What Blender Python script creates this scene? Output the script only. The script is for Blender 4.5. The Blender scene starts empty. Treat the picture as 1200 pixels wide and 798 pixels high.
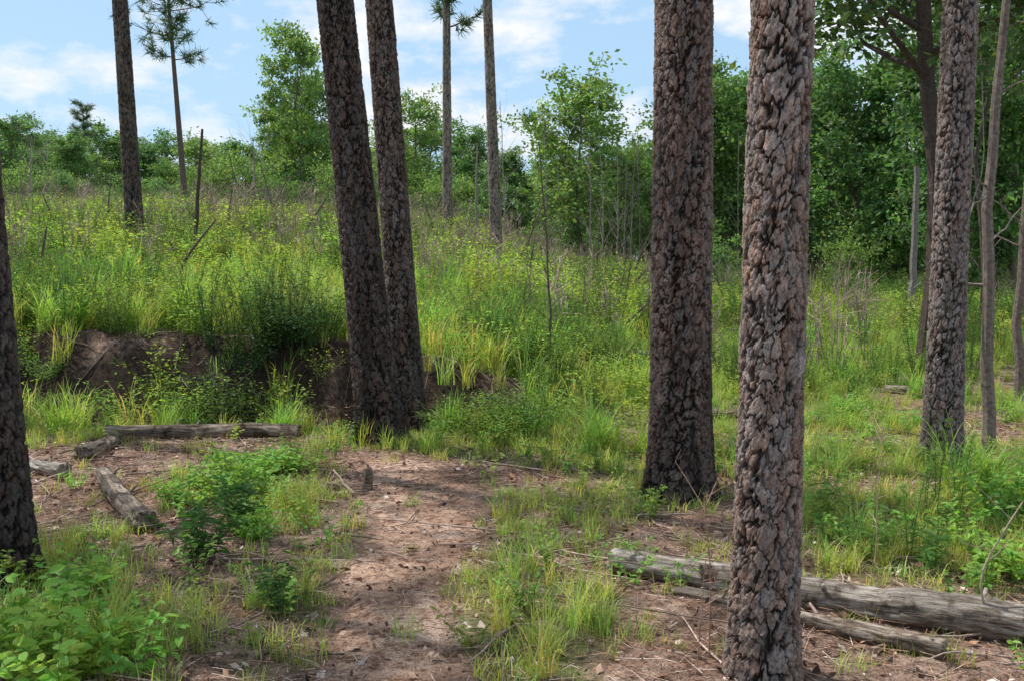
import bpy, math, numpy as np
from mathutils import Vector
rng=np.random.default_rng(7)
S=bpy.context.scene
S.view_settings.view_transform='Standard'
S.view_settings.look='None'
S.view_settings.exposure=0
FP=1178.0
def PX(px,d): return (px-600)/FP*d
# ---------------------------------------------------------------- noise
_T=np.random.default_rng(1).random((8,256,256))
def vn(x,y,s=0):
    x=np.asarray(x,float);y=np.asarray(y,float)
    xi=np.floor(x).astype(int);yi=np.floor(y).astype(int)
    fx=x-xi;fy=y-yi;fx=fx*fx*(3-2*fx);fy=fy*fy*(3-2*fy)
    T=_T[s%8]
    a=T[xi&255,yi&255];b=T[(xi+1)&255,yi&255];c=T[xi&255,(yi+1)&255];d=T[(xi+1)&255,(yi+1)&255]
    return (a*(1-fx)+b*fx)*(1-fy)+(c*(1-fx)+d*fx)*fy
def fbm(x,y,s=0,o=4):
    r=0;a=.5;t=0
    for i in range(o):
        r=r+a*vn(x*2**i+13.7*i,y*2**i+7.1*i,s+i);t+=a;a*=.5
    return r/t
def sm(a,b,x):
    t=np.clip((np.asarray(x,float)-a)/(b-a),0,1);return t*t*(3-2*t)
# ---------------------------------------------------------------- terrain
def bedge(x): return 9.75+.9*(vn(x*.55+3,x*0+2,2)-.5)+.35*(vn(x*1.7,x*0+5,3)-.5)
def hz(x,y):
    x=np.asarray(x,float);y=np.asarray(y,float)
    amp=.72*(1-sm(-2.0,1.8,x))+.03
    edge=bedge(x)
    bank=amp*sm(0,.75,y-edge)
    R=.35+1.75*(1-sm(-9,9,x))
    far=R*sm(-.45,1,np.clip((y-11)/31,-.0,1))-R*sm(-.45,1,0)
    far=np.where(y>11,far*1.4,0)
    und=.10*(fbm(x*.45,y*.45,1,3)-.5)*sm(2,6,np.hypot(x,y))
    und2=.5*(fbm(x*.08+9,y*.08,4,2)-.5)*sm(14,40,y)
    swale=-.12*np.exp(-((y-9.5)/.4)**2)*(1-sm(-1,1,x))
    return bank+far+und+und2+swale
pathpts=np.array([(-.42,0),(-.45,2.5),(-.47,3.7),(-.57,4.8),(-.47,5.9),(-.62,6.8),(-.9,7.6),(-1.3,8.3)])
pw=np.array([.4,.32,.23,.28,.36,.48,.5,.2])
_yy=pathpts[:,1]
def pathx(y): return np.interp(y,_yy,pathpts[:,0])
def pathw(y): return np.interp(y,_yy,pw,right=0)
def pathmask(x,y):
    e=.4*(fbm(x*2.6,y*2.6,5,4)-.5)*2
    w=pathw(y)
    return (1-sm(.6,1.2,np.abs(x-pathx(y))/(w+1e-3)+e))*(1-sm(7.7,8.4,y))
# ---------------------------------------------------------------- mesh builder
def mk(name,V,F,mats,col=None,midx=None,smooth=False,parent=None,loc=(0,0,0),rot=(0,0,0),sc=(1,1,1)):
    me=bpy.data.meshes.new(name)
    V=np.ascontiguousarray(V,np.float32);F=np.ascontiguousarray(F,np.int32)
    me.vertices.add(len(V));me.vertices.foreach_set('co',V.ravel())
    me.loops.add(F.size);me.loops.foreach_set('vertex_index',F.ravel())
    me.polygons.add(len(F))
    me.polygons.foreach_set('loop_start',np.arange(0,F.size,4,dtype=np.int32))
    for m in mats: me.materials.append(m)
    if midx is not None: me.polygons.foreach_set('material_index',np.ascontiguousarray(midx,np.int32))
    me.polygons.foreach_set('use_smooth',np.full(len(F),bool(smooth)))
    me.update(calc_edges=True)
    if col is not None:
        a=me.color_attributes.new('Col','FLOAT_COLOR','POINT')
        c=np.ones((len(V),4),np.float32);c[:,:3]=np.clip(col,0,1);a.data.foreach_set('color',c.ravel())
    ob=bpy.data.objects.new(name,me);S.collection.objects.link(ob)
    ob.location=loc;ob.rotation_euler=rot;ob.scale=sc
    if parent: ob.parent=parent
    return ob
def inst(name,me,loc,rotz=0,s=1,parent=None,sz=None):
    ob=bpy.data.objects.new(name,me);S.collection.objects.link(ob)
    ob.location=loc;ob.rotation_euler=(0,0,rotz);ob.scale=(s,s,sz or s)
    if parent: ob.parent=parent
    return ob
def empty(name,loc=(0,0,0)):
    e=bpy.data.objects.new(name,None);S.collection.objects.link(e);e.location=loc;e.empty_display_size=.2;return e
def cat(parts):
    Vs,Fs,Cs,Ms=[],[],[],[];o=0
    for p in parts:
        V,F,C=p[0],p[1],p[2];m=p[3] if len(p)>3 else 0
        Vs.append(V);Fs.append(F+o);Cs.append(np.broadcast_to(C,V.shape) if np.ndim(C)==1 else C);Ms.append(np.full(len(F),m));o+=len(V)
    return np.concatenate(Vs),np.concatenate(Fs),np.concatenate(Cs),np.concatenate(Ms)
def tube(P,R,n=7,col=(1,1,1),caps=True):
    P=np.asarray(P,float);R=np.asarray(R,float)
    if caps:
        P=np.concatenate([P[:1],P,P[-1:]]);R=np.concatenate([[.0005],R,[.0005]])
    k=len(P)
    T=np.gradient(P,axis=0)
    if caps: T[0]=T[1]=P[2]-P[1];T[-1]=T[-2]=P[-2]-P[-3]
    T/=np.linalg.norm(T,axis=1)[:,None]+1e-9
    ref=np.array([.31,.22,.93]) if abs(T[:,2].mean())<.8 else np.array([1,.1,0.])
    A=np.cross(T,ref);A/=np.linalg.norm(A,axis=1)[:,None]+1e-9
    B=np.cross(T,A)
    th=np.arange(n)/n*2*np.pi
    V=P[:,None]+R[:,None,None]*(A[:,None]*np.cos(th)[None,:,None]+B[:,None]*np.sin(th)[None,:,None])
    V=V.reshape(-1,3)
    i=np.arange(k-1)[:,None]*n;j=np.arange(n)[None];j2=(j+1)%n
    F=np.stack([i+j,i+j2,i+n+j2,i+n+j],-1).reshape(-1,4)
    return V,F,np.tile(np.array(col,float),(len(V),1))
def unit(v): return v/(np.linalg.norm(v,axis=-1,keepdims=True)+1e-9)
def leaves(B,D,s,wr=.28,r=rng,c0=.8,c1=1.2,fold=.08):
    n=len(B);D=unit(D);s=np.broadcast_to(s,(n,))[:,None]
    up=np.array([0,0,1.])+r.normal(0,.45,(n,3))
    side=unit(np.cross(D,up));N=np.cross(side,D)
    b=B;L1=b+D*.3*s+side*wr*s+N*fold*s;L2=b+D*.7*s+side*wr*.75*s+N*fold*.5*s
    tip=b+D*s-N*.12*s
    R1=b+D*.3*s-side*wr*s+N*fold*s;R2=b+D*.7*s-side*wr*.75*s+N*fold*.5*s
    V=np.stack([b,L1,L2,tip,R2,R1],1).reshape(-1,3)
    o=np.arange(n)[:,None]*6
    F=np.concatenate([o+np.array([[0,1,2,3]]),o+np.array([[0,3,4,5]])])
    c=r.uniform(c0,c1,(n,1,1))*np.ones((n,6,3));c[:,:,0]*=r.uniform(.85,1.2,(n,1))
    return V,F,c.reshape(-1,3)
def cards(Cn,s,r=rng,wr=.5,flat=.6,col=None):
    n=len(Cn);N=unit(r.normal(0,1,(n,3))*np.array([1,1,1])+np.array([0,0,flat]))
    U=unit(np.cross(N,r.normal(0,1,(n,3))));W=np.cross(N,U)
    s=np.broadcast_to(s,(n,))[:,None]
    V=np.stack([Cn-U*s,Cn+W*s*wr,Cn+U*s,Cn-W*s*wr],1).reshape(-1,3)
    F=np.arange(n*4).reshape(-1,4)
    c=(r.uniform(.75,1.25,(n,1)) if col is None else col)*np.ones((n,3))
    return V,F,np.repeat(c,4,0)
def needles(Cn,D,L,w,col,r=rng):
    n=len(Cn);D=unit(D);sd=unit(np.cross(D,r.normal(0,1,(n,3))))
    L=np.broadcast_to(L,(n,))[:,None]
    V=np.stack([Cn-sd*w,Cn+sd*w,Cn+D*L+sd*w*.4,Cn+D*L-sd*w*.4],1).reshape(-1,3)
    return V,np.arange(n*4).reshape(-1,4),np.repeat(col*np.ones((n,3)),4,0)
def grass_t(nb,L,w,seg,spread,lean,r,dead=.13):
    out_V=[];out_F=[];C=[];o=0
    for i in range(nb):
        a=r.uniform(0,6.28);b=r.uniform(0,6.28);rr=spread*math.sqrt(r.random())
        l=L*r.uniform(.45,1.1);ln=lean*r.uniform(.2,1.3);ww=w*r.uniform(.6,1.2)
        base=np.array([math.cos(b)*rr,math.sin(b)*rr,0]);d=np.array([math.cos(a),math.sin(a),0]);sd=np.array([-d[1],d[0],0])
        t=np.linspace(0,1,seg+1)[:,None]
        c=base+d*ln*l*t**1.8+np.array([0,0,1])*l*(t-.55*ln*t**2.6)
        wd=ww*(1-t**2.2)*.5+ww*.04
        V=np.stack([c-sd*wd,c+sd*wd],1).reshape(-1,3)
        k=np.arange(seg)*2
        out_V.append(V);out_F.append(np.stack([k,k+1,k+3,k+2],1)+o);o+=len(V)
        cc=r.uniform(.75,1.25)*np.ones((len(V),3));cc[:,0]*=r.uniform(.85,1.25)
        if r.random()<dead: cc=cc*np.array([1.7,1.1,2.4])
        C.append(cc)
    return np.concatenate(out_V),np.concatenate(out_F),np.concatenate(C)
def weed_t(ns,H,ls,wr,r,spread=.08,lean=.5,nl=14,branch=False):
    parts=[]
    for i in range(ns):
        a=r.uniform(0,6.28);h=H*r.uniform(.55,1.1);ln=lean*r.uniform(.2,1.2)
        d=np.array([math.cos(a),math.sin(a),0])
        base=d*spread*r.random()
        t=np.linspace(0,1,5)[:,None]
        P=base+d*ln*h*t**1.6+np.array([0,0,1])*h*t*(1-.2*ln)
        parts.append(tube(P,np.linspace(.004,.0015,5)*(H/.5)**.5,3,(.8,.7,.7),False))
        tt=np.sort(r.uniform(.18,1,nl))[:,None]
        Q=base+d*ln*h*tt**1.6+np.array([0,0,1])*h*tt*(1-.2*ln)
        az=r.uniform(0,6.28,(nl,1))
        D=np.concatenate([np.cos(az),np.sin(az),r.uniform(-.3,.6,(nl,1))],1)
        if branch: Q=Q+D*r.uniform(0,.3,(nl,1))*h*.6
        parts.append(leaves(Q,D,ls*r.uniform(.55,1.15,nl),wr,r))
    V,F,C,_=cat(parts);return V,F,C
def scatter(name,tmpls,X,Y,s,cols,mat,parent=None,zoff=-.01,sz=None,r=rng):
    n=len(X);Z=hz(X,Y)+zoff;k=r.integers(0,len(tmpls),n);a=r.uniform(0,6.28,n)
    s=np.broadcast_to(s,(n,));parts=[]
    szv=s if sz is None else s*sz
    for i,t in enumerate(tmpls):
        m=np.where(k==i)[0]
        if len(m)==0: continue
        V,F,C=t[:3];c=np.cos(a[m])[:,None];q=np.sin(a[m])[:,None]
        x=(V[None,:,0]*c-V[None,:,1]*q)*s[m][:,None]+X[m][:,None]
        y=(V[None,:,0]*q+V[None,:,1]*c)*s[m][:,None]+Y[m][:,None]
        z=V[None,:,2]*szv[m][:,None]+Z[m][:,None]
        VV=np.stack([x,y,z],-1).reshape(-1,3)
        FF=(F[None]+(np.arange(len(m))*len(V))[:,None,None]).reshape(-1,4)
        CC=(C[None]*cols[m][:,None,:]).reshape(-1,3)
        parts.append((VV,FF,CC))
    V,F,C,_=cat(parts)
    return mk(name,V,F,[mat],C,parent=parent)
# ---------------------------------------------------------------- materials
def nt(name):
    m=bpy.data.materials.new(name);m.use_nodes=True;t=m.node_tree;t.nodes.clear();return m,t
def N(t,ty,**k):
    n=t.nodes.new(ty)
    for a,b in k.items():
        if a in n.inputs: n.inputs[a].default_value=b
        else: setattr(n,a,b)
    return n
def noise(t,scale,detail=5,rough=.6,vec=None):
    n=N(t,'ShaderNodeTexNoise');n.inputs['Scale'].default_value=scale;n.inputs['Detail'].default_value=detail;n.inputs['Roughness'].default_value=rough
    if vec: t.links.new(vec,n.inputs['Vector'])
    return n
def ramp(t,fac,stops):
    r=N(t,'ShaderNodeValToRGB');el=r.color_ramp.elements
    while len(el)<len(stops): el.new(.5)
    for e,(p,c) in zip(el,stops): e.position=p;e.color=(*c,1) if len(c)==3 else c
    t.links.new(fac,r.inputs[0]);return r
def mixc(t,f,a,b,bt='MIX'):
    m=N(t,'ShaderNodeMix',data_type='RGBA',blend_type=bt)
    for s,v in ((m.inputs[0],f),(m.inputs[6],a),(m.inputs[7],b)):
        if hasattr(v,'is_output'): t.links.new(v,s)
        elif isinstance(v,(int,float)): s.default_value=v
        else: s.default_value=(*v,1)
    return m.outputs[2]
def leafmat(name,trans=.4,rough=.55,tc=(1.25,1.15,.6)):
    m,t=nt(name);o=N(t,'ShaderNodeOutputMaterial')
    a=N(t,'ShaderNodeAttribute',attribute_name='Col')
    p=N(t,'ShaderNodeBsdfPrincipled');p.inputs['Roughness'].default_value=rough;p.inputs['Specular IOR Level'].default_value=.3
    t.links.new(a.outputs['Color'],p.inputs['Base Color'])
    tr=N(t,'ShaderNodeBsdfTranslucent');c2=mixc(t,1.0,a.outputs['Color'],tc,'MULTIPLY');t.links.new(c2,tr.inputs[0])
    mx=N(t,'ShaderNodeMixShader');mx.inputs[0].default_value=trans
    t.links.new(p.outputs[0],mx.inputs[1]);t.links.new(tr.outputs[0],mx.inputs[2]);t.links.new(mx.outputs[0],o.inputs[0]);return m
M_leaf=leafmat('foliage_leaf',.42,tc=(1.4,1.4,.75))
M_grass=leafmat('grass_blade',.42,tc=(1.4,1.4,.75))
M_need=leafmat('pine_needles',.2,.45)
def barkmat(name,attr=True,scale=1,bump=.6):
    m,t=nt(name);o=N(t,'ShaderNodeOutputMaterial');p=N(t,'ShaderNodeBsdfPrincipled')
    p.inputs['Roughness'].default_value=.85;p.inputs['Specular IOR Level'].default_value=.25
    a=N(t,'ShaderNodeAttribute',attribute_name='Col')
    tc=N(t,'ShaderNodeTexCoord');mp=N(t,'ShaderNodeMapping');mp.inputs['Scale'].default_value=(1,1,.6)
    t.links.new(tc.outputs['Object'],mp.inputs[0])
    n1=noise(t,70*scale,5,.72,mp.outputs[0]);n3=noise(t,230*scale,3,.75,mp.outputs[0])
    r1=ramp(t,n1.outputs[0],[(.32,(.5,.45,.43)),(.5,(1,1,1)),(.70,(1.5,1.5,1.5))])
    c=mixc(t,1.,a.outputs['Color'],r1.outputs[0],'MULTIPLY')
    t.links.new(c,p.inputs['Base Color'])
    ad=N(t,'ShaderNodeMath',operation='MULTIPLY_ADD');t.links.new(n3.outputs[0],ad.inputs[0]);ad.inputs[1].default_value=.6;t.links.new(n1.outputs[0],ad.inputs[2])
    b=N(t,'ShaderNodeBump');b.inputs['Strength'].default_value=bump;b.inputs['Distance'].default_value=.009/scale
    t.links.new(ad.outputs[0],b.inputs['Height']);t.links.new(b.outputs[0],p.inputs['Normal'])
    t.links.new(p.outputs[0],o.inputs[0]);return m
M_bark=barkmat('pine_bark',bump=.8)
def plainmat(name):
    m,t=nt(name);o=N(t,'ShaderNodeOutputMaterial');p=N(t,'ShaderNodeBsdfPrincipled');p.inputs['Roughness'].default_value=.85;p.inputs['Specular IOR Level'].default_value=.2
    a=N(t,'ShaderNodeAttribute',attribute_name='Col');tc=N(t,'ShaderNodeTexCoord');n1=noise(t,30,3,.6,tc.outputs['Object'])
    r1=ramp(t,n1.outputs[0],[(.3,(.55,.5,.5)),(.7,(1.45,1.4,1.4))]);c=mixc(t,1.,a.outputs['Color'],r1.outputs[0],'MULTIPLY')
    t.links.new(c,p.inputs['Base Color']);t.links.new(p.outputs[0],o.inputs[0]);return m
M_wood=plainmat('branch_bark')
def logmat():
    m,t=nt('weathered_log_wood');o=N(t,'ShaderNodeOutputMaterial');p=N(t,'ShaderNodeBsdfPrincipled')
    p.inputs['Roughness'].default_value=.8;p.inputs['Specular IOR Level'].default_value=.2
    tc=N(t,'ShaderNodeTexCoord');mp=N(t,'ShaderNodeMapping');mp.inputs['Scale'].default_value=(1.6,14,14)
    t.links.new(tc.outputs['Object'],mp.inputs[0])
    a=N(t,'ShaderNodeAttribute',attribute_name='Col')
    n1=noise(t,4,7,.7,mp.outputs[0]);n2=noise(t,9,5,.6,tc.outputs['Object']);n3=noise(t,90,4,.6,tc.outputs['Object'])
    r1=ramp(t,n1.outputs[0],[(.32,(.06,.045,.035)),(.44,(.26,.21,.17)),(.56,(.46,.41,.36)),(.72,(.68,.64,.59))])
    r2=ramp(t,n2.outputs[0],[(.36,(.3,.25,.22)),(.48,(.9,.88,.86)),(.7,(1.1,1.1,1.1))])
    c=mixc(t,1.,r1.outputs[0],r2.outputs[0],'MULTIPLY');c=mixc(t,1.,c,a.outputs['Color'],'MULTIPLY')
    t.links.new(c,p.inputs['Base Color'])
    ad=N(t,'ShaderNodeMath',operation='MULTIPLY_ADD');t.links.new(n3.outputs[0],ad.inputs[0]);ad.inputs[1].default_value=.3;t.links.new(n1.outputs[0],ad.inputs[2])
    b=N(t,'ShaderNodeBump');b.inputs['Strength'].default_value=.9;b.inputs['Distance'].default_value=.014
    t.links.new(ad.outputs[0],b.inputs['Height']);t.links.new(b.outputs[0],p.inputs['Normal']);t.links.new(p.outputs[0],o.inputs[0]);return m
M_log=logmat()
def groundmat(name,path=False):
    m,t=nt(name);o=N(t,'ShaderNodeOutputMaterial');p=N(t,'ShaderNodeBsdfPrincipled')
    p.inputs['Roughness'].default_value=.95;p.inputs['Specular IOR Level'].default_value=.1
    g=N(t,'ShaderNodeNewGeometry');P=g.outputs['Position']
    a=N(t,'ShaderNodeAttribute',attribute_name='Col')
    n1=noise(t,1.6,5,.65,P);n2=noise(t,14,5,.7,P);n3=noise(t,95,4,.75,P)
    if path:
        r1=ramp(t,n1.outputs[0],[(.32,(.22,.13,.09)),(.5,(.40,.26,.185)),(.68,(.54,.39,.30))])
        r2=ramp(t,n2.outputs[0],[(.36,(.34,.26,.22)),(.52,(1,1,1)),(.7,(1.2,1.2,1.2))])
        r3=ramp(t,n3.outputs[0],[(.35,(.4,.34,.3)),(.5,(1,1,1)),(.65,(1.4,1.4,1.45))])
    else:
        r1=ramp(t,n1.outputs[0],[(.3,(.14,.085,.06)),(.5,(.27,.18,.14)),(.7,(.43,.33,.26))])
        r2=ramp(t,n2.outputs[0],[(.34,(.25,.2,.18)),(.5,(.95,.92,.9)),(.7,(1.35,1.3,1.25))])
        r3=ramp(t,n3.outputs[0],[(.35,(.35,.3,.28)),(.5,(1,1,1)),(.68,(1.6,1.6,1.6))])
    c=mixc(t,1.,r1.outputs[0],r2.outputs[0],'MULTIPLY');c=mixc(t,1.,c,r3.outputs[0],'MULTIPLY')
    if not path:
        gr=ramp(t,n2.outputs[0],[(.3,(.04,.06,.02)),(.7,(.15,.20,.05))])
        sp=N(t,'ShaderNodeSeparateColor');t.links.new(a.outputs['Color'],sp.inputs[0])
        c=mixc(t,sp.outputs[1],c,gr.outputs[0])
        c=mixc(t,sp.outputs[0],c,(.32,.21,.15))
        bankshade=ramp(t,n2.outputs[0],[(.3,(.012,.009,.007)),(.7,(.06,.04,.03))])  # bank soil colour darkened to stand in for shade on its face
        c=mixc(t,sp.outputs[2],c,bankshade.outputs[0])
    t.links.new(c,p.inputs['Base Color'])
    ad=N(t,'ShaderNodeMath',operation='MULTIPLY_ADD');t.links.new(n3.outputs[0],ad.inputs[0]);ad.inputs[1].default_value=.35;t.links.new(n2.outputs[0],ad.inputs[2])
    b=N(t,'ShaderNodeBump');b.inputs['Strength'].default_value=.7 if path else .9;b.inputs['Distance'].default_value=.03
    t.links.new(ad.outputs[0],b.inputs['Height']);t.links.new(b.outputs[0],p.inputs['Normal']);t.links.new(p.outputs[0],o.inputs[0]);return m
M_ground=groundmat('forest_floor');M_path=groundmat('sandy_dirt',True)
# ---------------------------------------------------------------- density of green cover
blobs=[(.10,4.4,.5,.9,.6),(.45,5.2,.5,.7,.4),(-.98,4.5,.28,.9,.6),(-1.7,4.2,.8,.5,.6),(-2.2,4.9,.4,.9,.5),(-.05,5.9,.22,.9,.45),
 (2.6,5.7,1.3,1.1,.8),(1.5,5.2,.5,.5,.3),(.6,6.6,.8,.8,.5),(3.4,7.6,2.2,.9,.9),(1.0,7.8,.9,.7,.8),(-4.2,8.9,1.0,.6,.7),(-1.3,8.5,.6,.35,.7),
 (-.1,8.5,1.2,.6,.75),(-2.2,6.9,.4,.4,.4),(-1.35,6.3,.35,.6,.6),(3.6,4.6,.8,.8,.5),(1.9,4.0,.7,.3,.25),(-2.9,9.35,1.4,.25,.6),(-1.5,7.6,.3,.5,.5)]
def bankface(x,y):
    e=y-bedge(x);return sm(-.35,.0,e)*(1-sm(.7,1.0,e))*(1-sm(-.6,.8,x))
def gdens(x,y):
    d=np.zeros_like(x)
    for cx,cy,rx,ry,s in blobs: d=np.maximum(d,s*np.exp(-(((x-cx)/rx)**2+((y-cy)/ry)**2)**1.5))
    field=sm(9.0,9.9,y+.7*sm(-.5,2,x))
    f=.35+.9*fbm(x*.8,y*.8,3,3)
    bare=(1-sm(.35,.52,fbm(x*.9+4,y*.9,6,3)))*sm(0,2,x)*(1-sm(13,16,y))
    d=np.maximum(d,field*np.clip(f,0,1)*(1-.85*bare))
    d=d*(1-bankface(x,y)*(.55+.4*sm(.35,.55,vn(x*1.3,y*.5,3))))
    d=np.maximum(d,.07)
    return d*(.4+1.2*fbm(x*2.2,y*2.2,2,2))*(1-np.clip(pathmask(x,y)*1.15,0,.96))
# ---------------------------------------------------------------- ground sheet
n=620;a_=5.6;u=np.linspace(-1,1,n);g=260*np.sinh(a_*u)/np.sinh(a_)
GX,GY=np.meshgrid(g,g+6.0);pm=pathmask(GX,GY)
Z=hz(GX,GY)
near=1-sm(12,25,np.hypot(GX,GY-6))
Z=Z+near*(1-pm)*(.045*(fbm(GX*5,GY*5,2,4)-.5)+.02*(vn(GX*16,GY*16,3)-.5))-.012*pm
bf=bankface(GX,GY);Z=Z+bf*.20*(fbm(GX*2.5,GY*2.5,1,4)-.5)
gm=sm(.25,.6,gdens(GX,GY))*.7
gm=np.maximum(gm,sm(14,20,np.hypot(GX,GY))*.9)*(1-bf*.8)
V=np.stack([GX,GY,Z],-1).reshape(-1,3)
i=np.arange(n-1)[:,None]*n+np.arange(n-1)[None];F=np.stack([i,i+1,i+1+n,i+n],-1).reshape(-1,4)
mk('ground',V,F,[M_ground],np.stack([pm*.6,gm,bf*.97*sm(.15,.35,fbm(GX*1.6+2,GY*2,4,3))],-1).reshape(-1,3),smooth=True)  # blue channel masks the painted bank shade
ny,nx=330,60;py=np.linspace(.2,8.45,ny)[:,None];s_=np.linspace(-1,1,nx)[None]
Xp=pathx(py)+s_*(pathw(py)+.28);Yp=py+0*s_
pmk=pathmask(Xp,Yp);Zp=hz(Xp,Yp)-.03+.036*pmk+.012*(fbm(Xp*7,Yp*7,4,4)-.5)*pmk
i=np.arange(ny-1)[:,None]*nx+np.arange(nx-1)[None];F=np.stack([i,i+1,i+1+nx,i+nx],-1).reshape(-1,4)
mk('dirt_path',np.stack([Xp,Yp,Zp],-1).reshape(-1,3),F,[M_path],smooth=True)
# ---------------------------------------------------------------- litter
def rand_near(n,x0=-6,x1=6,y0=2.2,y1=9.9,r=rng): return r.uniform(x0,x1,n),r.uniform(y0,y1,n)
pal=np.array([(.34,.20,.12),(.50,.34,.23),(.22,.12,.08),(.62,.52,.43),(.09,.06,.05),(.38,.23,.15)])
X,Y=rand_near(85000);k=(rng.random(len(X))>pathmask(X,Y)*.35)&(rng.random(len(X))<.25+fbm(X*2,Y*2,1,2));X,Y=X[k],Y[k]
az=rng.uniform(0,6.28,len(X));D=np.stack([np.cos(az),np.sin(az),rng.normal(.03,.12,len(X))],1)
V,F,C=needles(np.stack([X,Y,hz(X,Y)+rng.uniform(.006,.03,len(X))],1),D,rng.uniform(.05,.15,len(X)),.0016,pal[rng.integers(0,6,len(X))])
mk('pine_straw_litter',V,F,[M_wood],C)
X,Y=rand_near(48000);k=(rng.random(len(X))>pathmask(X,Y)*.35)&(rng.random(len(X))<.15+fbm(X*2+5,Y*2,3,2)*.9);X,Y=X[k],Y[k]
V,F,C=cards(np.stack([X,Y,hz(X,Y)+rng.uniform(.004,.026,len(X))],1),rng.uniform(.005,.03,len(X))*rng.uniform(.5,1.2,len(X)),wr=.55,flat=1.8,col=pal[rng.integers(0,6,len(X))]*rng.uniform(.45,1.05,(len(X),1)))
mk('bark_and_leaf_litter',V,F,[M_wood],C)
parts=[]
for i in range(950):
    x=rng.uniform(-5,5);y=rng.uniform(2.8,11.5)
    if pathmask(np.array(x),np.array(y))>.3 and rng.random()<.75: continue
    L=rng.uniform(.08,.6)*(2.1 if rng.random()<.22 else 1);a=rng.uniform(0,6.28);tt=np.linspace(-.5,.5,5)
    bx=x+np.cos(a)*L*tt+rng.normal(0,.014,5);by=y+np.sin(a)*L*tt+rng.normal(0,.014,5)
    zz=hz(bx,by)+.014+abs(rng.normal(0,.035))*(tt+.5)+rng.normal(0,.004,5)
    r0=rng.uniform(.0025,.010)
    parts.append(tube(np.stack([bx,by,zz],1),np.linspace(r0,r0*.4,5),5,np.array([.26,.2,.16])*rng.uniform(.35,1.9)))
V,F,C,_=cat(parts);mk('fallen_twigs',V,F,[M_wood],C,smooth=True)
X,Y=rand_near(1500,-2,1,2.5,8.4)
parts=[]
ico=tube(np.array([[0,0,-.5],[0,0,0.],[0,0,.45]]),np.array([.6,1,.55]),6)
for x,y in zip(X,Y):
    s=rng.uniform(.002,.007)
    if rng.random()<.03:s*=2
    V,F,C=ico;V=V*(1+rng.normal(0,.15,V.shape))*s*np.array([1,rng.uniform(.6,1.2),.6])+np.array([x,y,float(hz(x,y))+s*.3+.004])
    parts.append((V,F,C*np.array([.42,.33,.26])*rng.uniform(.5,1.3)))
V,F,C,_=cat(parts);mk('path_pebbles',V,F,[M_wood],C)
# ---------------------------------------------------------------- pines
def crown(seed,z0,H,R,nb,nt_,nn,L,w,xf,yf,rf,dens=1):
    r=np.random.default_rng(seed);parts=[]
    cen=[];
    for i in range(nb):
        t=(i+.5)/nb;z=z0+(H-z0)*t**.9+r.uniform(-.1,.1);a=i*2.4+r.normal(0,.4)
        l=R*(1-.75*t)*r.uniform(.55,1.1)*(0.6+.4*min(1,t*4))
        c=np.array([xf(z),yf(z),z]);d=np.array([math.cos(a),math.sin(a),0])
        s=np.linspace(0,1,6)[:,None];P=c+d*l*s+np.array([0,0,1])*l*(.15*s+.28*s**2)+r.normal(0,.03*l,(6,3))*s
        r0=max(.012,.22*rf(z)+.006*l)
        parts.append((*tube(P,np.linspace(r0,r0*.25,6),5,(.10,.075,.06)),0))
        for j in range(nt_):
            q=r.uniform(.35,1);b=P[0]+(P[-1]-P[0])*q+np.array([0,0,1])*l*(-.28*q+.28*q*q)
            off=r.normal(0,1,3)*np.array([1,1,.5])*l*.22
            e=b+off
            parts.append((*tube(np.array([b,(b+e)/2+[0,0,-.02],e]),np.array([.012,.009,.006])*max(1,R/2),3,(.10,.075,.06),False),0))
            cen.append((e,unit(off+d*.3+np.array([0,0,.25]))))
    E=np.array([c[0] for c in cen]);D=np.array([c[1] for c in cen])
    E=np.repeat(E,nn,0);D=np.repeat(D,nn,0)
    E2=E-D*r.uniform(0,.25,(len(E),1))*1.0
    DD=unit(D*.6+r.normal(0,.75,D.shape))
    col=np.array([.09,.15,.06])*r.uniform(.6,1.5,(len(E),1))
    parts.append((*needles(E2,DD,L*r.uniform(.7,1.2,len(E)),w,col,r),1))
    return cat(parts)
def cell(U,W,nu,sd,T,pw_=2.5):
    iu=np.floor(U).astype(int);iv=np.floor(W).astype(int)
    F1=np.full(U.shape,9.);F2=np.full(U.shape,9.);ID=np.zeros(U.shape);ID2=np.zeros(U.shape)
    for di in(-1,0,1):
        for dj in(-1,0,1):
            a=(iu+di)%nu;b=iv+dj+sd*11
            jx=.06+.88*T[a&255,b&255];jy=.06+.88*T[(a+77)&255,(b+31)&255]
            dx=np.abs(iu+di+jx-U);dy=np.abs(iv+dj+jy-W)
            d=(dx**pw_+dy**pw_)**(1/pw_)
            new=d<F1
            F2=np.where(new,F1,np.minimum(F2,d));ID=np.where(new,T[(a+13)&255,(b+99)&255],ID);ID2=np.where(new,T[(a+140)&255,(b+60)&255],ID2)
            F1=np.minimum(F1,d)
    return F2-F1,ID,ID2
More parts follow.
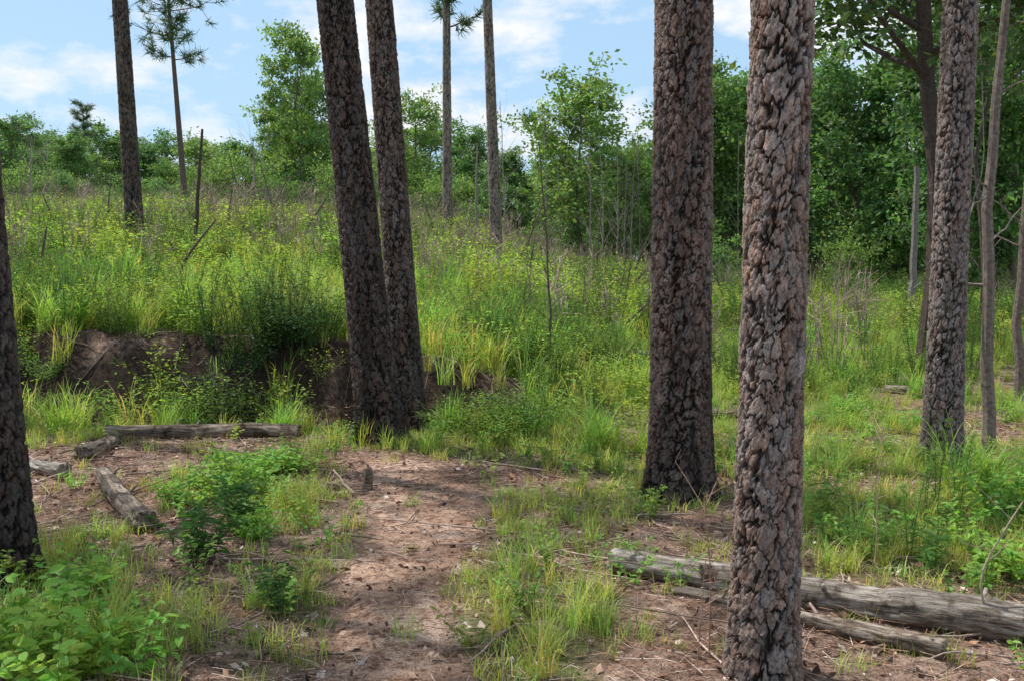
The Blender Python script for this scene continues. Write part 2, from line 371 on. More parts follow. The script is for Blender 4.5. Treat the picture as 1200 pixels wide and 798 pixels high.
def bark_trunk(nth,zs,Rf,xf,yf,amp,cw,ch,cA,cB,char,seed,r0):
    th=np.arange(nth)/nth*2*np.pi
    TH,ZZ=np.meshgrid(th,zs);R=Rf(ZZ)
    ct,st=np.cos(TH),np.sin(TH);o=seed*17.3
    k_=r0/.15
    def n3(f,fz,s): f=f*k_;return .5*(vn(ct*f+o,ZZ*fz+st*f*.7,s)+vn(st*f+o+40,ZZ*fz-ct*f*.7+9,s+1))
    nu=max(6,int(2*np.pi*r0/cw));T=_T[seed%8]
    w1=n3(2.2,5,0)-.5;w2=n3(8,20,2)-.5;w3=n3(26,60,5)-.5
    U=TH/(2*np.pi)*nu+1.5*w1+.9*w2+.6*w3
    W=ZZ/ch+1.3*(n3(3,7,3)-.5)+.8*(n3(9,22,5)-.5)+.5*(n3(28,66,1)-.5)
    f,ID,ID2=cell(U,W,nu,seed,T)
    f2,IE,IE2=cell(U*2+1.0*w3,W*2.2+1.2*w2,nu*2,seed+3,T)
    width=.12+.24*sm(.35,.65,n3(4,6,6))
    cr=sm(.15,.95,f/width)
    dep=.6+.4*sm(.3,.55,n3(5,7,1))
    crk=1-(1-cr)*dep
    cr2=1-(1-sm(0,.09,f2))*(.6*sm(.42,.6,n3(6,12,2)))
    fl=n3(10,26,4)*.8+.5*n3(34,90,6)-.18+.3*IE;tq=fl*5;tf=tq-np.floor(tq);ter=(np.floor(tq)+sm(.0,.18,tf))/5
    dsp=amp*(crk*(1.05+.2*ID)+.85*(ter-.5)*crk+.2*cr2+.22*(n3(60,100,1)-.5)-.95)+.08*r0*(n3(1.3,1.1,2)-.5)
    Rr=R+dsp
    X=xf(ZZ)+Rr*ct;Y=yf(ZZ)+Rr*st
    V=np.stack([X,Y,ZZ],-1).reshape(-1,3)
    cA=np.array(cA);cB=np.array(cB)
    c=cA+(cB-cA)*np.clip(ID2*.5+IE2*.5,0,1)[...,None]
    gry=sm(.45,.6,n3(5,7,5)*.5+n3(24,44,0)*.5)[...,None]*.65;lum=c.mean(-1,keepdims=True)*np.array([1.3,1.2,1.17])
    c=c*(1-gry)+lum*gry
    red=(sm(.52,.62,n3(9,24,7))*.35)[...,None];c=c*(1-red)+c*np.array([1.3,.97,.8])*red
    c=c*(.5+.9*ter[...,None])
    edge=(1-sm(.0,.22,np.minimum(tf,1-tf)))[...,None];c=c*(1-.4*edge)
    c=c*(.06+.94*crk[...,None])*(.5+.5*cr2[...,None])
    ch_=(char*np.exp(-np.maximum(ZZ,0)/1.0)*(.5+n3(2,2.2,7))+char*.4*sm(.5,.65,n3(2.5,1.2,6)))[...,None]
    c=c*(1-np.clip(ch_,0,.85))
    k=len(zs);i=np.arange(k-1)[:,None]*nth;j=np.arange(nth)[None];j2=(j+1)%nth
    F=np.stack([i+j,i+j2,i+nth+j2,i+nth+j],-1).reshape(-1,4)
    return V,F,c.reshape(-1,3)
def pine(px,d,rb,rt,flare,lean,H,nth,dz,zd,amp,cw,ch,cA,cB,char,seed,bow=0,x=None,cr=None,dl=0):
    x0=PX(px,d) if x is None else x
    z0=float(hz(x0,d))
    xf=lambda z:lean*np.minimum(z,8)+bow*np.sin(np.clip(z,0,8)/8*np.pi)
    yf=lambda z:dl*np.minimum(z,8)
    Rf=lambda z:(np.interp(z,[0,4,H],[rb,rt,rt*.28])+flare*np.exp(-np.maximum(z,-.05)/.16)+flare*.35*np.exp(-np.maximum(z,0)/.7))
    zs=np.concatenate([np.arange(-.3,zd,dz),np.linspace(zd,H,int((H-zd)/.12)+2)])
    e=empty('pine_tree',(x0,d,z0))
    V,F,C=bark_trunk(nth,zs,Rf,xf,yf,amp,cw,ch,cA,cB,char,seed,rb)
    mk('trunk',V,F,[M_bark],C,smooth=True,parent=e)
    c=cr or dict(z0=H*.6,R=2.6,nb=20,nt_=8,nn=22,L=.22,w=.006)
    V,F,C,mi=crown(seed,c['z0'],H,c['R'],c['nb'],c['nt_'],c['nn'],c['L'],c['w'],xf,yf,Rf)
    mk('crown',V,F,[M_wood,M_need],C,mi,parent=e)
    return e
dk=((.085,.06,.05),(.145,.105,.088));rd=((.175,.115,.095),(.275,.19,.16));gy=((.25,.175,.14),(.37,.275,.225));pu=((.20,.15,.135),(.31,.24,.215))
pine(-6,4.75,.125,.105,.04,-.040,15,190,.008,3.6,.014,.055,.10,*dk,.5,11)
pine(445,8.6,.172,.140,.08,-.092,17,230,.008,4.6,.018,.058,.095,*dk,.6,2)
pine(481,9.6,.140,.122,.055,-.066,16,180,.009,4.9,.015,.05,.085,(.14,.10,.085),(.22,.165,.14),.6,3)
pine(800,6.65,.190,.176,.06,-.006,17,290,.0055,4.2,.018,.060,.10,*rd,.6,4)
pine(903,3.74,.116,.097,.025,.004,15,290,.004,3.1,.0145,.050,.09,*gy,.25,5,bow=.012)
pine(1110,7.5,.128,.110,.045,.012,15,200,.008,4.2,.013,.046,.08,*pu,.25,6,bow=-.02)
fc=dict(z0=11,R=2.5,nb=18,nt_=8,nn=20,L=.24,w=.008)
pine(162,19,.165,.14,.04,-.035,17,60,.03,7.5,.012,.05,.11,*dk,.5,7,cr=fc)
pine(583,24,.14,.12,.03,-.036,17,50,.04,9,.01,.05,.11,(.22,.17,.14),(.30,.23,.2),.3,8,cr=fc)
pine(525,29,.14,.12,.03,.0,17,50,.05,10,.01,.05,.11,(.22,.17,.14),(.30,.23,.2),.3,9,cr=dict(z0=5.8,R=1.7,nb=34,nt_=8,nn=26,L=.28,w=.014))
pine(0,10.2,.18,.15,.05,.01,15,60,.03,4,.012,.05,.11,*dk,.5,12,x=-6.3)
pine(0,6.0,.16,.14,.05,.01,14,60,.03,4,.012,.05,.11,*dk,.5,13,x=-6.0)
pine(0,8.0,.16,.14,.05,.01,13,60,.03,4,.012,.05,.11,*dk,.5,14,x=-7.2,cr=dict(z0=6.5,R=2.4,nb=22,nt_=8,nn=22,L=.22,w=.007))
def young_pine(px,d,H,seed,R=2,z0f=.45,lean=-.03,r=.1):
    x0=PX(px,d);e=empty('pine_tree',(x0,d,float(hz(x0,d))-.05))
    xf=lambda z:lean*z;yf=lambda z:0*z;Rf=lambda z:np.interp(z,[0,H],[r,r*.2])
    zz=np.linspace(0,H,14);V,F,C=tube(np.stack([xf(zz),zz*0,zz],1),Rf(zz),8,(.13,.10,.085))
    mk('trunk',V,F,[M_wood],C,smooth=True,parent=e)
    V,F,C,mi=crown(seed,H*z0f,H,R,26,8,30,.26,.012,xf,yf,Rf);mk('crown',V,F,[M_wood,M_need],C,mi,parent=e)
young_pine(221,34,9.8,21,2.1,.52,-.055,.12)
young_pine(105,60,7.4,22,2.2,.3,0)
# ---------------------------------------------------------------- broadleaf trees
def btree(seed,H,W,nl,ls,b0,tr=.1,col=(.06,.115,.03),trunkcol=(.14,.12,.10),sig=.1,nlimb=26,top=.9):
    r=np.random.default_rng(seed);parts=[];tips=[];wt=[]
    k=9;z=np.linspace(0,H*top,k);wx=np.cumsum(r.normal(0,.012*H,k));wy=np.cumsum(r.normal(0,.012*H,k));wx-=wx[0];wy-=wy[0]
    tp=np.stack([wx,wy,z],1);parts.append((*tube(tp,np.linspace(tr,tr*.2,k),8,trunkcol),0))
    for i in range(nlimb):
        t=b0+(1-b0)*((i+.3)/nlimb);t=min(t+r.uniform(-.03,.03),.97)
        c=np.array([np.interp(t*H*top,z,wx),np.interp(t*H*top,z,wy),t*H*top])
        a=i*2.4+r.normal(0,.5);q=(t-b0)/(1-b0)
        prof=(math.sin(math.pi*min(1,max(0,.18+.75*q))))**.7
        l=W/2*prof*r.uniform(.5,1.2);up=r.uniform(.3,.8)+q*.5
        d=np.array([math.cos(a),math.sin(a),0]);s=np.linspace(0,1,5)[:,None]
        P=c+d*l*s+np.array([0,0,1])*l*up*s**1.2+r.normal(0,.05*l,(5,3))*s
        r0=tr*.35*(1-.6*q);parts.append((*tube(P,np.linspace(r0,.01,5),5,trunkcol),0))
        for j in range(5):
            u=r.uniform(.35,1);b=P[0]+(P[-1]-P[0])*u;e=b+unit(r.normal(0,1,3)+d*.6)*l*.38*r.uniform(.4,1)
            parts.append((*tube(np.array([b,e]),np.array([.015,.006]),3,trunkcol,False),0))
            tips.append(e);wt.append(r.uniform(.3,1.5))
    tips=np.array(tips);wt=np.array(wt);wt/=wt.sum()
    idx=r.choice(len(tips),nl,p=wt)
    sg=sig*W*r.uniform(.5,1.2,len(tips))
    P=tips[idx]+r.normal(0,1,(nl,3))*sg[idx][:,None]*np.array([1,1,.55])
    P[:,2]=np.maximum(P[:,2],.1)
    cv=r.uniform(.6,1.35,len(tips))[idx][:,None]*r.uniform(.75,1.25,(nl,1))
    c=np.array(col)*cv;c[:,0]*=r.uniform(.8,1.35,nl)
    parts.append((*cards(P,ls*r.uniform(.6,1.2,nl),r,.55,.7,c),1))
    V,F,C,mi=cat(parts)
    me=mk('tmp',V,F,[M_wood,M_leaf],C,mi);m=me.data;bpy.data.objects.remove(me);m.name='broadleaf_mesh';return m
G1=(.145,.265,.085);G2=(.18,.30,.09);G3=(.11,.22,.08)  # far foliage greens, slightly bluish tint painted in for distance haze
TA=[btree(31,10,5,10000,.12,.22,.11,G1,sig=.075),btree(32,10,4,8000,.12,.3,.10,G2,sig=.085),btree(33,10,6,12000,.13,.15,.12,G3,sig=.07),btree(34,10,4.6,6000,.12,.25,.10,G2,sig=.08),btree(35,10,5.4,11000,.13,.12,.12,G3,sig=.075)]
TB=[btree(41,3,3,2600,.09,.03,.04,G1,nlimb=16),btree(42,3,3.6,2600,.09,.03,.04,G2,nlimb=16),btree(43,3,2.6,2200,.09,.05,.04,G3,nlimb=14)]
def bt(px,d,H,k,wf=1,name='broadleaf_tree',rz=None):
    x=PX(px,d);o=inst(name,TA[k],(x,d,float(hz(x,d))-.08),rng.uniform(0,6.28) if rz is None else rz,H/10*wf,sz=H/10);return o
for a in [(352,44,8.6,1,.85),(338,47,6.2,0,.85),(378,47,6.6,2,.8),(492,48,6.8,3,1),(682,40,8.3,3,1.15),(668,43,7.2,1,1),(600,46,4.8,4,1),(18,42,4.2,2,1),(735,42,5.6,1,1),(548,52,5.5,2,.9),
          (845,38,7.1,1,1.1),(960,36,7.2,0,1.2),(1005,34,7.6,2,1.05),(1045,33,8.2,4,1.0),(905,42,8.0,2,1),(1150,30,8.8,2,1),(1190,27,8.8,0,1),(1120,27,6.5,4,1)]: bt(*a)
e=empty('distant_treeline')
r=np.random.default_rng(5)
for i in range(105):
    ang=-46+92*(i+r.random())/105
    d=r.uniform(64,95);x=math.tan(math.radians(ang))*d*.9
    px=600+x/d*FP
    H=r.uniform(5.0,8.9)*(d/80)*(1.0+.4*sm(500,1000,px))
    inst('tree',TA[r.integers(0,5)],(x,d,float(hz(x,d))-.1),r.uniform(0,6.28),H/10*1.25,e,sz=H/10)
for i in range(38):
    px=r.uniform(820,1600);d=r.uniform(38,56);x=PX(px,d);H=r.uniform(6.5,9.3)
    inst('tree',TA[r.choice([0,2,4])],(x,d,float(hz(x,d))-.1),r.uniform(0,6.28),H/10,e)
for i in range(40):
    px=r.uniform(-400,830);d=r.uniform(50,62);x=PX(px,d);H=r.uniform(3,5.6)
    inst('tree',TA[r.integers(0,5)],(x,d,float(hz(x,d))-.1),r.uniform(0,6.28),H/9,e,sz=H/10)
e=empty('distant_shrubs')
for i in range(150):
    px=r.uniform(-300,1500);d=r.uniform(36,60) if px<820 else r.uniform(30,48);x=PX(px,d);s=r.uniform(.3,.75)
    inst('shrub',TB[r.integers(0,3)],(x,d,float(hz(x,d))-.05),r.uniform(0,6.28),s,e)
m=btree(51,12,6.8,17000,.085,.35,.16,(.075,.135,.045),(.08,.06,.052),sig=.055,nlimb=36)
x=PX(1087,14);inst('oak_tree',m,(x,14,float(hz(x,14))-.1),2.2,1)
m=btree(52,10,5.5,7000,.075,.45,.06,(.075,.135,.045),(.10,.08,.07),sig=.06,nlimb=18)
x=PX(1150,19);inst('oak_tree',m,(x,19,float(hz(x,19))-.1),.6,1)
def bare(name,base,pts,r0,r1,col,nbr=6,seed=0,bl=.5,leafy=0,upto=1.,bup=.5):
    r=np.random.default_rng(seed);x,y=base;z=float(hz(x,y))-.05
    P=np.array(pts,float);t=np.linspace(0,1,len(P));tt=np.linspace(0,1,14)
    Q=np.stack([np.interp(tt,t,P[:,i]) for i in range(3)],1);Q[1:-1]=(Q[:-2]+2*Q[1:-1]+Q[2:])/4;Q[1:]+=r.normal(0,.004*P[-1,2]/2,(13,3))*[1,1,.2]
    parts=[(*tube(Q,np.linspace(r0,r1,14),8,col),0)]
    for i in range(nbr):
        u=r.uniform(.25,upto);b=np.array([np.interp(u,tt,Q[:,i]) for i in range(3)])
        a=r.uniform(0,6.28);l=bl*r.uniform(.4,1.2);d=np.array([math.cos(a),math.sin(a),bup+r.normal(0,.3)])
        s=np.linspace(0,1,5)[:,None];W=b+d*l*s+r.normal(0,.04*l,(5,3))*s
        rb=max(.0025,r0*(1-u)*.4);parts.append((*tube(W,np.linspace(rb,rb*.3,5),4,col),0))
        for j in range(2):
            c=W[r.integers(2,5)];parts.append((*tube(np.array([c,c+unit(r.normal(0,1,3)+[0,0,.6])*l*.35]),np.array([rb*.4,rb*.2]),3,col,False),0))
        if leafy:
            k=leafy;B=W[r.integers(1,5,k)]+r.normal(0,.03,(k,3));parts.append((*((lambda q:(q[0],q[1],q[2]*np.array([.13,.24,.05])))(leaves(B,r.normal(0,1,(k,3)),.06*r.uniform(.6,1.2,k),.3,r))),1))
    V,F,C,mi=cat(parts);return mk(name,V,F,[M_wood,M_leaf],C,mi,smooth=False,loc=(x,y,z))
bare('slender_tree',(PX(1166,8),8),[(0,0,0),(-.02,0,1),(-.1,0,2.1),(-.02,0,3.2),(.1,0,4.5),(.2,.1,8)],.055,.02,(.20,.165,.14),10,1,.5,0,1,.2)
bare('slender_tree',(PX(1198,10.5),10.5),[(0,0,0),(.0,0,2),(.05,0,4),(.1,0,8)],.05,.03,(.17,.135,.115),6,2,.6)
bare('dead_snag',(PX(1069,22),22),[(0,0,0),(0,0,1.5),(.02,0,3.4)],.09,.06,(.22,.20,.19),3,3,.3)
bare('dead_snag',(PX(228,17),17),[(0,0,0),(.08,0,1.2),(.2,0,2.5)],.045,.02,(.08,.06,.05),2,4,.25)
bare('sapling',(PX(645,10.6),10.6),[(0,0,0),(.0,0,.9),(-.05,0,1.7),(-.12,0,2.6)],.015,.006,(.12,.09,.08),16,5,.4,4)
bare('bare_tree',(PX(558,30),30),[(0,0,0),(.02,0,2),(.05,0,3.2)],.05,.02,(.25,.22,.2),5,6,.5)
for i,(px,d,h) in enumerate([(310,26,1.6),(270,24,1.3),(330,28,1.9),(500,30,1.8),(250,30,1.5),(290,33,2.2),(720,22,.9),(733,20,1.1),(670,18,1.0),(350,22,1.3),(130,26,1.5),(80,22,1.3),(720,16,.8),(620,20,1.2),(860,20,1.3),(200,15,1.1),(50,15,1.0),(850,13,.7),(610,26,2.2),(700,28,2.4),(520,24,1.5),(735,25,2.0)]):
    bare('dead_stem',(PX(px,d),d),[(0,0,0),(-.25*((i%3)-1),0,h*.5),(-.6*((i%3)-1)+.1,0,h)],.035,.012,(.13,.10,.09),5,20+i,.6)
for i,px in enumerate([705,722,738,748,862,770,640,60,40,1010,300,450,590,690,730,655]):
    d=36+i%4;bare('bare_tree',(PX(px,d),d),[(0,0,0),(.05,0,2),(.12*((i%3)-1),0,r.uniform(4.4,6) if px>500 else 3)],.035,.008,(.27,.24,.22),24,40+i,1.0,bup=1.1)
bare('dry_weed_stem',(PX(1035,5.0),5.0),[(0,0,0),(.0,0,.4),(.02,0,.85)],.004,.0015,(.40,.31,.22),6,61,.15)
bare('dry_weed_stem',(PX(838,3.9),3.9),[(0,0,0),(.0,0,.4),(-.03,0,.72)],.004,.0015,(.32,.21,.15),7,62,.18)
bare('dry_weed_stem',(PX(822,3.75),3.75),[(0,0,0),(.02,0,.3),(.03,0,.5)],.003,.0015,(.32,.21,.15),5,64,.15)
bare('sapling',(PX(1190,4.1),4.1),[(0,0,0),(-.12,0,.3),(.05,0,.62),(.3,0,.95)],.006,.002,(.34,.27,.2),6,63,.25,4)
for i in range(4):
    bare('vine',(PX(1088,13.8)+.05*i,13.75),[(0,0,.5),(.2,-.1,1.6),(.1+.12*i,-.15,2.8),(.35,-.1,4.6)],.012,.006,(.3,.27,.23),5,70+i,.5,bup=-.2)
# ---------------------------------------------------------------- logs
def log(x0,y0,x1,y1,ra,rb,seed,tint=(1,1,1),lift=0,stubs=2,name='fallen_log',n=46,sink=.25):
    r=np.random.default_rng(seed);L=math.hypot(x1-x0,y1-y0);k=int(L/.02)+6
    za=float(hz(x0,y0))+ra*(1-sink)+lift;zb=float(hz(x1,y1))+rb*(1-sink)+lift
    xs=np.linspace(0,L,k);R=np.interp(xs,[0,L],[ra,rb])
    th=np.arange(n)/n*2*np.pi;XX,TH=np.meshgrid(xs,th,indexing='ij')
    nn=lambda f,g,s:.5*(vn(XX*f+seed*7,np.cos(TH)*g+20,s)+vn(XX*f+seed*5+3,np.sin(TH)*g+30,s+2))
    rr=R[:,None]*(1+.25*(nn(2.5,1.2,1)-.5)+.22*(nn(7,5,3)-.5)+.2*(nn(18,12,5)-.5))
    strip=sm(.50,.54,nn(3.2,2.6,4));rr=rr*(1-.10*strip)
    XX=XX.copy();XX[:3]+=.08*(nn(1,5,2)[:3]-.3);XX[-3:]-=.08*(nn(1,5,2)[-3:]-.3)
    cy=.03*np.sin(xs*2+seed);cz=.012*np.sin(xs*3+seed*2)
    V=np.stack([XX,cy[:,None]+rr*np.cos(TH),cz[:,None]+rr*np.sin(TH)],-1)
    caps0=V[0].mean(0)+(V[0]-V[0].mean(0))*.02;caps1=V[-1].mean(0)+(V[-1]-V[-1].mean(0))*.02
    V=np.concatenate([caps0[None],V,caps1[None]]).reshape(-1,3)
    kk=k+2;i=np.arange(kk-1)[:,None]*n;j=np.arange(n)[None];F=np.stack([i+j,i+(j+1)%n,i+n+(j+1)%n,i+n+j],-1).reshape(-1,4)
    c=np.concatenate([np.full((1,n),1.),.5+.65*strip,np.full((1,n),1.)])[...,None]*np.array(tint)
    parts=[(V,F,c.reshape(-1,3))]
    for q in range(stubs):
        u=r.uniform(.15,.85)*L;a=r.uniform(.5,2.6);d=np.array([r.normal(0,.4),math.cos(a),math.sin(a)]);b=np.array([u,0,0])
        parts.append(tube(b+d*np.linspace(0,ra*2.0,4)[:,None],np.array([.25,.2,.16,.12])*ra,7,np.array(tint)*.8))
    V,F,C,_=cat(parts)
    ob=mk(name,V,F,[M_log],C,smooth=True,loc=(x0,y0,za))
    v=Vector((x1-x0,y1-y0,zb-za));ob.rotation_mode='QUATERNION'
    ob.rotation_quaternion=v.to_track_quat('X','Z');return ob
log(PX(716,5.0),5.0,PX(1290,3.98),3.98,.064,.09,1,(1.25,1.22,1.18),sink=.15)
log(PX(785,4.75),4.66,PX(1130,3.9),3.9,.034,.046,2,(.85,.8,.75),stubs=3,sink=.3)
log(PX(112,7.1),7.1,PX(160,5.55),5.6,.055,.075,3,(.72,.65,.6),stubs=2,sink=.1)
log(PX(92,7.7),7.6,PX(128,8.5),8.5,.07,.06,4,(.65,.6,.55),stubs=0)
log(PX(120,8.75),8.75,PX(348,8.75),8.8,.07,.06,5,(.68,.62,.55),stubs=3,lift=.03)
log(PX(30,7.4),7.4,PX(66,7.1),7.1,.05,.06,6,(1.3,1.3,1.3),stubs=0)
log(PX(555,9.4),9.4,PX(640,9.9),9.9,.05,.045,7,(.8,.7,.6),stubs=1)
log(PX(700,13),13,PX(790,13.4),13.4,.06,.05,8,(.9,.85,.8),stubs=3,lift=.12)
log(PX(1040,11.5),11.5,PX(1090,11.3),11.3,.05,.06,10,(1.3,1.25,1.2),stubs=1)
log(PX(820,9.5),9.5,PX(905,9.9),9.9,.045,.04,11,(.7,.6,.5),stubs=2,lift=.05)
V,F,C=tube(np.array([[0,0,-.05],[0,0,.03],[.01,0,.1],[.0,.0,.14]]),np.array([.05,.035,.03,.028]),12,(.5,.45,.4))
x=PX(428,6.9);mk('tree_stump',V,F,[M_log],C,smooth=True,loc=(x,6.9,float(hz(x,6.9))))
# ---------------------------------------------------------------- undergrowth
r=np.random.default_rng(11)
def green(n,base,var=.28,r=r):
    c=np.array(base)*r.uniform(1-var,1+var,(n,1));c[:,0]*=r.uniform(.78,1.3,n);return c
YG=(.33,.44,.105);BG=(.23,.38,.08)
def pts(n,x0,x1,y0,y1,df):
    X=r.uniform(x0,x1,n);Y=r.uniform(y0,y1,n);k=r.random(n)<df(X,Y);return X[k],Y[k]
short=[grass_t(26,.16,.0045,3,.07,.6,r) for _ in range(5)]
tuft=[grass_t(38,.36,.006,4,.06,.65,r) for _ in range(5)]
tall=[grass_t(30,.62,.010,4,.10,.55,r) for _ in range(5)]
far=[grass_t(20,.7,.024,3,.22,.5,r) for _ in range(5)]
X,Y=pts(10500,-5,5.5,2.4,9.6,gdens);scatter('grass',short,X,Y,r.uniform(.45,1.15,len(X)),green(len(X),YG),M_grass)
X,Y=pts(2000,-5,5.5,2.6,9.8,lambda x,y:sm(.25,.7,gdens(x,y)));scatter('grass_tufts',tuft,X,Y,r.uniform(.4,.95,len(X)),green(len(X),YG),M_grass)
vis=lambda x,y:(np.abs(x)<y*.60+2.0)
X,Y=pts(8500,-11,11,9.5,16,lambda x,y:gdens(x,y)*vis(x,y)*.5)
scatter('meadow_grass',tall,X,Y,r.uniform(.4,1.05,len(X))*np.where(X>1.2,.5,1.0),green(len(X),YG),M_grass)
X,Y=pts(7000,-11,11,9.3,16,lambda x,y:gdens(x,y)*vis(x,y));scatter('meadow_grass',short,X,Y,r.uniform(.8,1.8,len(X)),green(len(X),BG),M_grass)
X,Y=pts(13000,-26,26,15.5,34,lambda x,y:vis(x,y)*(.2+.75*fbm(x*.3,y*.3,2,3)))
scatter('meadow_grass',far,X,Y,r.uniform(.4,1.0,len(X))*np.where(X>3,.65,1),green(len(X),YG),M_grass)
X,Y=pts(9000,-50,50,33,60,lambda x,y:vis(x,y)*.7)
scatter('meadow_grass',far,X,Y,r.uniform(.8,1.4,len(X)),green(len(X),(.32,.39,.14)),M_grass)
wd=[weed_t(5,.34,.05,.28,r,.08,.6,12) for _ in range(5)]
wb=[weed_t(9,.6,.05,.26,r,.15,.5,20,True) for _ in range(5)]
wn=[weed_t(12,.75,.05,.10,r,.12,.35,34) for _ in range(4)]
pat=lambda x,y,s:sm(.42,.6,fbm(x*.5,y*.5,s,2))
X,Y=pts(2800,-5,5.5,3.0,9.6,lambda x,y:gdens(x,y)*.45);scatter('broadleaf_weeds',wd,X,Y,r.uniform(.3,.85,len(X)),green(len(X),BG),M_leaf)
X,Y=pts(5000,-11,11,9.3,17,lambda x,y:gdens(x,y)*vis(x,y)*(.2+.8*pat(x,y,1)));scatter('broadleaf_weeds',wb,X,Y,r.uniform(.4,1.05,len(X))*np.where(X>1.2,.6,1),green(len(X),(.28,.43,.08)),M_leaf)
X,Y=pts(2800,-11,11,9.6,17,lambda x,y:gdens(x,y)*vis(x,y)*pat(x,y,4)*np.where(x>1.2,.25,1));scatter('goldenrod',wn,X,Y,r.uniform(.5,1.1,len(X)),green(len(X),(.12,.22,.065)),M_leaf)
X,Y=pts(6500,-24,24,16,34,lambda x,y:vis(x,y)*(.1+.8*pat(x,y,2)));scatter('broadleaf_weeds',wb,X,Y,r.uniform(.8,1.6,len(X))*np.where(X>4,.75,1),green(len(X),(.31,.44,.085)),M_leaf)
X,Y=pts(3000,-24,24,16,34,lambda x,y:vis(x,y)*(.8*pat(x,y,5)));scatter('goldenrod',wn,X,Y,r.uniform(.9,1.5,len(X)),green(len(X),(.13,.22,.075)),M_leaf)
def dry_t(n,H,r):
    ps=[]
    for i in range(n):
        b=r.normal(0,.15,3)*[1,1,0];h=H*r.uniform(.5,1.1);d=r.normal(0,.15,3)*[1,1,0]
        P=np.array([b,b+d*h*.5+[0,0,h*.5],b+d*h+[0,0,h]]);ps.append(tube(P,np.array([.007,.006,.004]),3,(1,1,1),False))
        for j in range(6):
            c=P[1]+(P[2]-P[1])*r.random();ps.append(tube(np.array([c,c+unit(r.normal(0,1,3)+[0,0,1.2])*h*.25]),np.array([.005,.003]),3,(1,1,1),False))
    V,F,C,_=cat(ps);return V,F,C
dry=[dry_t(6,1.0,r) for _ in range(5)]
X,Y=pts(2600,-26,26,12,48,lambda x,y:vis(x,y)*(.15+.8*pat(x,y,6))*np.where(x>3,.6,1));scatter('dry_weed_stems',dry,X,Y,r.uniform(.6,1.3,len(X)),np.array([.38,.29,.24])*r.uniform(.5,1.3,(len(X),1)),M_wood)
def one(name,t,px,d,s,base,mat,sz=None,spread=0,n=1):
    X=np.full(n,PX(px,d))+r.normal(0,1,n)*spread;Y=np.full(n,d)+r.normal(0,1,n)*spread
    return scatter(name,t,X,Y,s*r.uniform(.75,1.15,n),green(n,base,.15),mat,sz=sz)
bush=[weed_t(14,.42,.06,.34,r,.15,.9,20,True) for _ in range(3)]
softb=[weed_t(26,.5,.035,.22,r,.2,.7,34,True) for _ in range(3)]
bigl=[weed_t(8,.42,.08,.24,r,.10,.6,12) for _ in range(3)]
LG=(.22,.40,.075)
one('leafy_shrub',bush,285,6.7,.75,LG,M_leaf,spread=.2,n=7)
one('leafy_shrub',bush,320,7.2,.7,LG,M_leaf,spread=.15,n=5)
one('leafy_shrub',bush,225,6.4,.5,LG,M_leaf,spread=.15,n=4)
one('leafy_shrub',bush,290,5.6,.5,LG,M_leaf,spread=.12,n=4)
one('leafy_shrub',softb,590,8.6,1.0,(.2,.32,.07),M_leaf,spread=.2,n=6)
one('leafy_shrub',softb,545,8.9,.8,(.2,.32,.07),M_leaf,spread=.15,n=3)
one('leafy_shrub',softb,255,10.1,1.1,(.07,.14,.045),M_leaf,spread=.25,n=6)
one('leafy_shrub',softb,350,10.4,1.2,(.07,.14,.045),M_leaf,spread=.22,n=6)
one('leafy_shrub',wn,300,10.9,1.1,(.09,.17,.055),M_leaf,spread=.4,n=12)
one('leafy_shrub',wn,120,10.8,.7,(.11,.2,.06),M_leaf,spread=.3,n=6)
one('leafy_shrub',softb,50,10.3,.7,(.15,.26,.06),M_leaf,spread=.3,n=4)
one('leafy_shrub',bush,1000,9.6,.6,LG,M_leaf,spread=.35,n=8)
one('leafy_plant',bigl,25,3.6,.85,(.26,.45,.085),M_leaf,spread=.12,n=9)
one('leafy_plant',bigl,95,3.8,.5,(.26,.45,.085),M_leaf,spread=.15,n=4)
one('leafy_plant',bigl,70,4.6,.6,(.26,.45,.085),M_leaf,spread=.15,n=5)
one('leafy_plant',bigl,1170,4.8,.75,LG,M_leaf,spread=.25,n=7)
one('leafy_plant',bigl,1150,6.0,.85,LG,M_leaf,spread=.3,n=8)
narrow=[weed_t(4,.5,.12,.07,r,.05,.5,22) for _ in range(3)]
one('willowy_weed',narrow,240,5.0,.75,(.09,.19,.06),M_leaf,spread=.1,n=3)
one('willowy_weed',narrow,275,5.6,.8,(.08,.17,.06),M_leaf,spread=.1,n=3)
one('willowy_weed',narrow,310,4.5,.5,(.08,.17,.06),M_leaf,spread=.08,n=3)
one('willowy_weed',narrow,1040,5.4,.7,(.14,.27,.08),M_leaf,spread=.2,n=5)
fern=[weed_t(2,.85,.045,.16,r,.02,.12,70) for _ in range(2)]
one('tall_weed',fern,1076,5.2,.8,(.25,.39,.09),M_leaf,n=1)
one('tall_weed',fern,1110,5.9,.8,(.2,.35,.09),M_leaf,spread=.1,n=3)
bl=[grass_t(70,.75,.012,5,.12,.75,r,.04) for _ in range(4)]
for px,d,s,n_ in [(712,8.1,.85,4),(520,9.2,.75,3),(210,9.2,.7,3),(345,9.3,.7,3),(1120,6.6,.75,4),(70,9.3,.8,3),(160,14,1.2,4),(190,11.2,.9,3),(380,11.2,1,3),(600,12,1.1,3),(505,11.5,1,4),(10,3.7,.5,3),(70,11,.9,3),(110,12,1,3),(290,12,1,3)]:
    one('bunch_grass',bl,px,d,s,(.24,.41,.085),M_grass,spread=.15,n=n_)
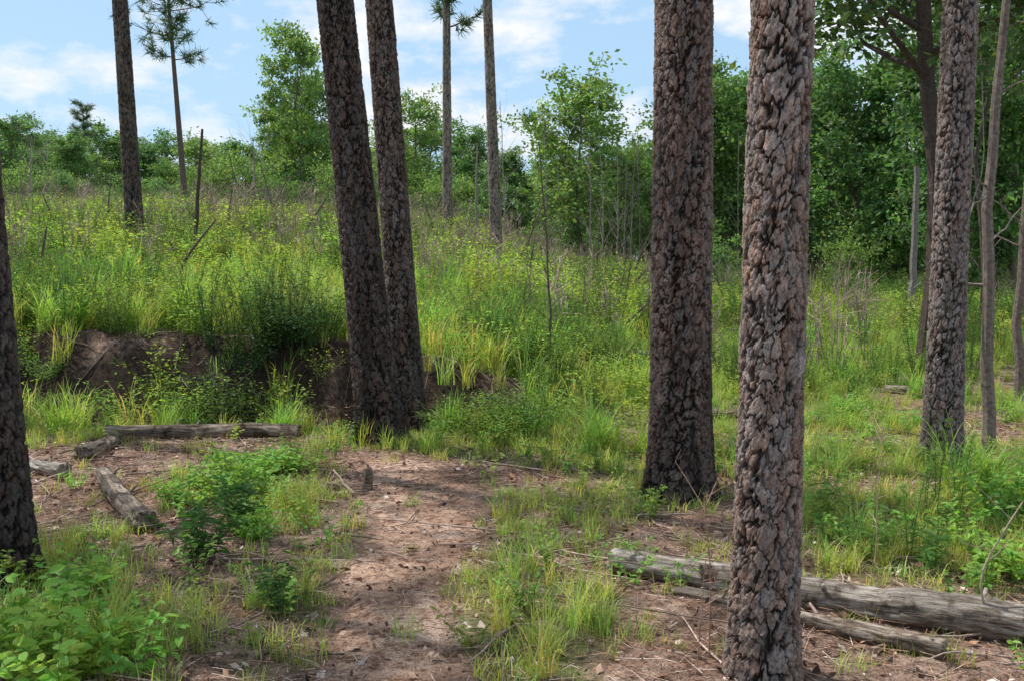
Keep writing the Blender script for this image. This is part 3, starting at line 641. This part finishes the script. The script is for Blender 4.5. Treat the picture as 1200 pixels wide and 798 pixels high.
X,Y=pts(520,-12,9,10.8,24,lambda x,y:vis(x,y)*(.3+.6*pat(x,y,3)));scatter('bunch_grass',bl,X,Y,r.uniform(.6,1.25,len(X))*np.where(X>2,.7,1),green(len(X),(.24,.41,.085)),M_grass)
# ---------------------------------------------------------------- light, sky, camera
sd=Vector((-.86,.50,0)).normalized();el=math.radians(58)
sv=Vector((sd.x*math.cos(el),sd.y*math.cos(el),math.sin(el)))
L=bpy.data.lights.new('sun','SUN');L.energy=5.0;L.angle=math.radians(.5);L.color=(1,.97,.91)
lo=bpy.data.objects.new('sun',L);S.collection.objects.link(lo);lo.rotation_mode='QUATERNION';lo.rotation_quaternion=sv.to_track_quat('Z','Y')
w=bpy.data.worlds.new('World');S.world=w;w.use_nodes=True;t=w.node_tree;t.nodes.clear()
sky=N(t,'ShaderNodeTexSky',sky_type='NISHITA');sky.sun_disc=False;sky.sun_elevation=el;sky.sun_rotation=math.atan2(sd.x,sd.y)
sky.air_density=1.0;sky.dust_density=.8;sky.ozone_density=1.2
tc=N(t,'ShaderNodeTexCoord');mp=N(t,'ShaderNodeMapping');mp.inputs['Scale'].default_value=(1,1,2.2);mp.inputs['Location'].default_value=(.85,.4,0)
t.links.new(tc.outputs['Generated'],mp.inputs[0])
n1=noise(t,6.0,9,.6,mp.outputs[0]);r1=ramp(t,n1.outputs[0],[(.46,(0,0,0)),(.60,(1,1,1))])
base=mixc(t,.7,sky.outputs[0],(3.6,5.5,7.5))
c=mixc(t,r1.outputs[0],base,(7.1,7.2,7.4))
bg=N(t,'ShaderNodeBackground');bg.inputs[1].default_value=.14;t.links.new(c,bg.inputs[0])
wo=N(t,'ShaderNodeOutputWorld');t.links.new(bg.outputs[0],wo.inputs[0])
cam=bpy.data.cameras.new('camera');co=bpy.data.objects.new('camera',cam);S.collection.objects.link(co);S.camera=co
cam.sensor_width=36;cam.lens=36*FP/1200;cam.clip_start=.05;cam.clip_end=1000
co.location=(0,0,1.6+float(hz(0,0)));co.rotation_euler=(math.radians(90-4.8),0,0)
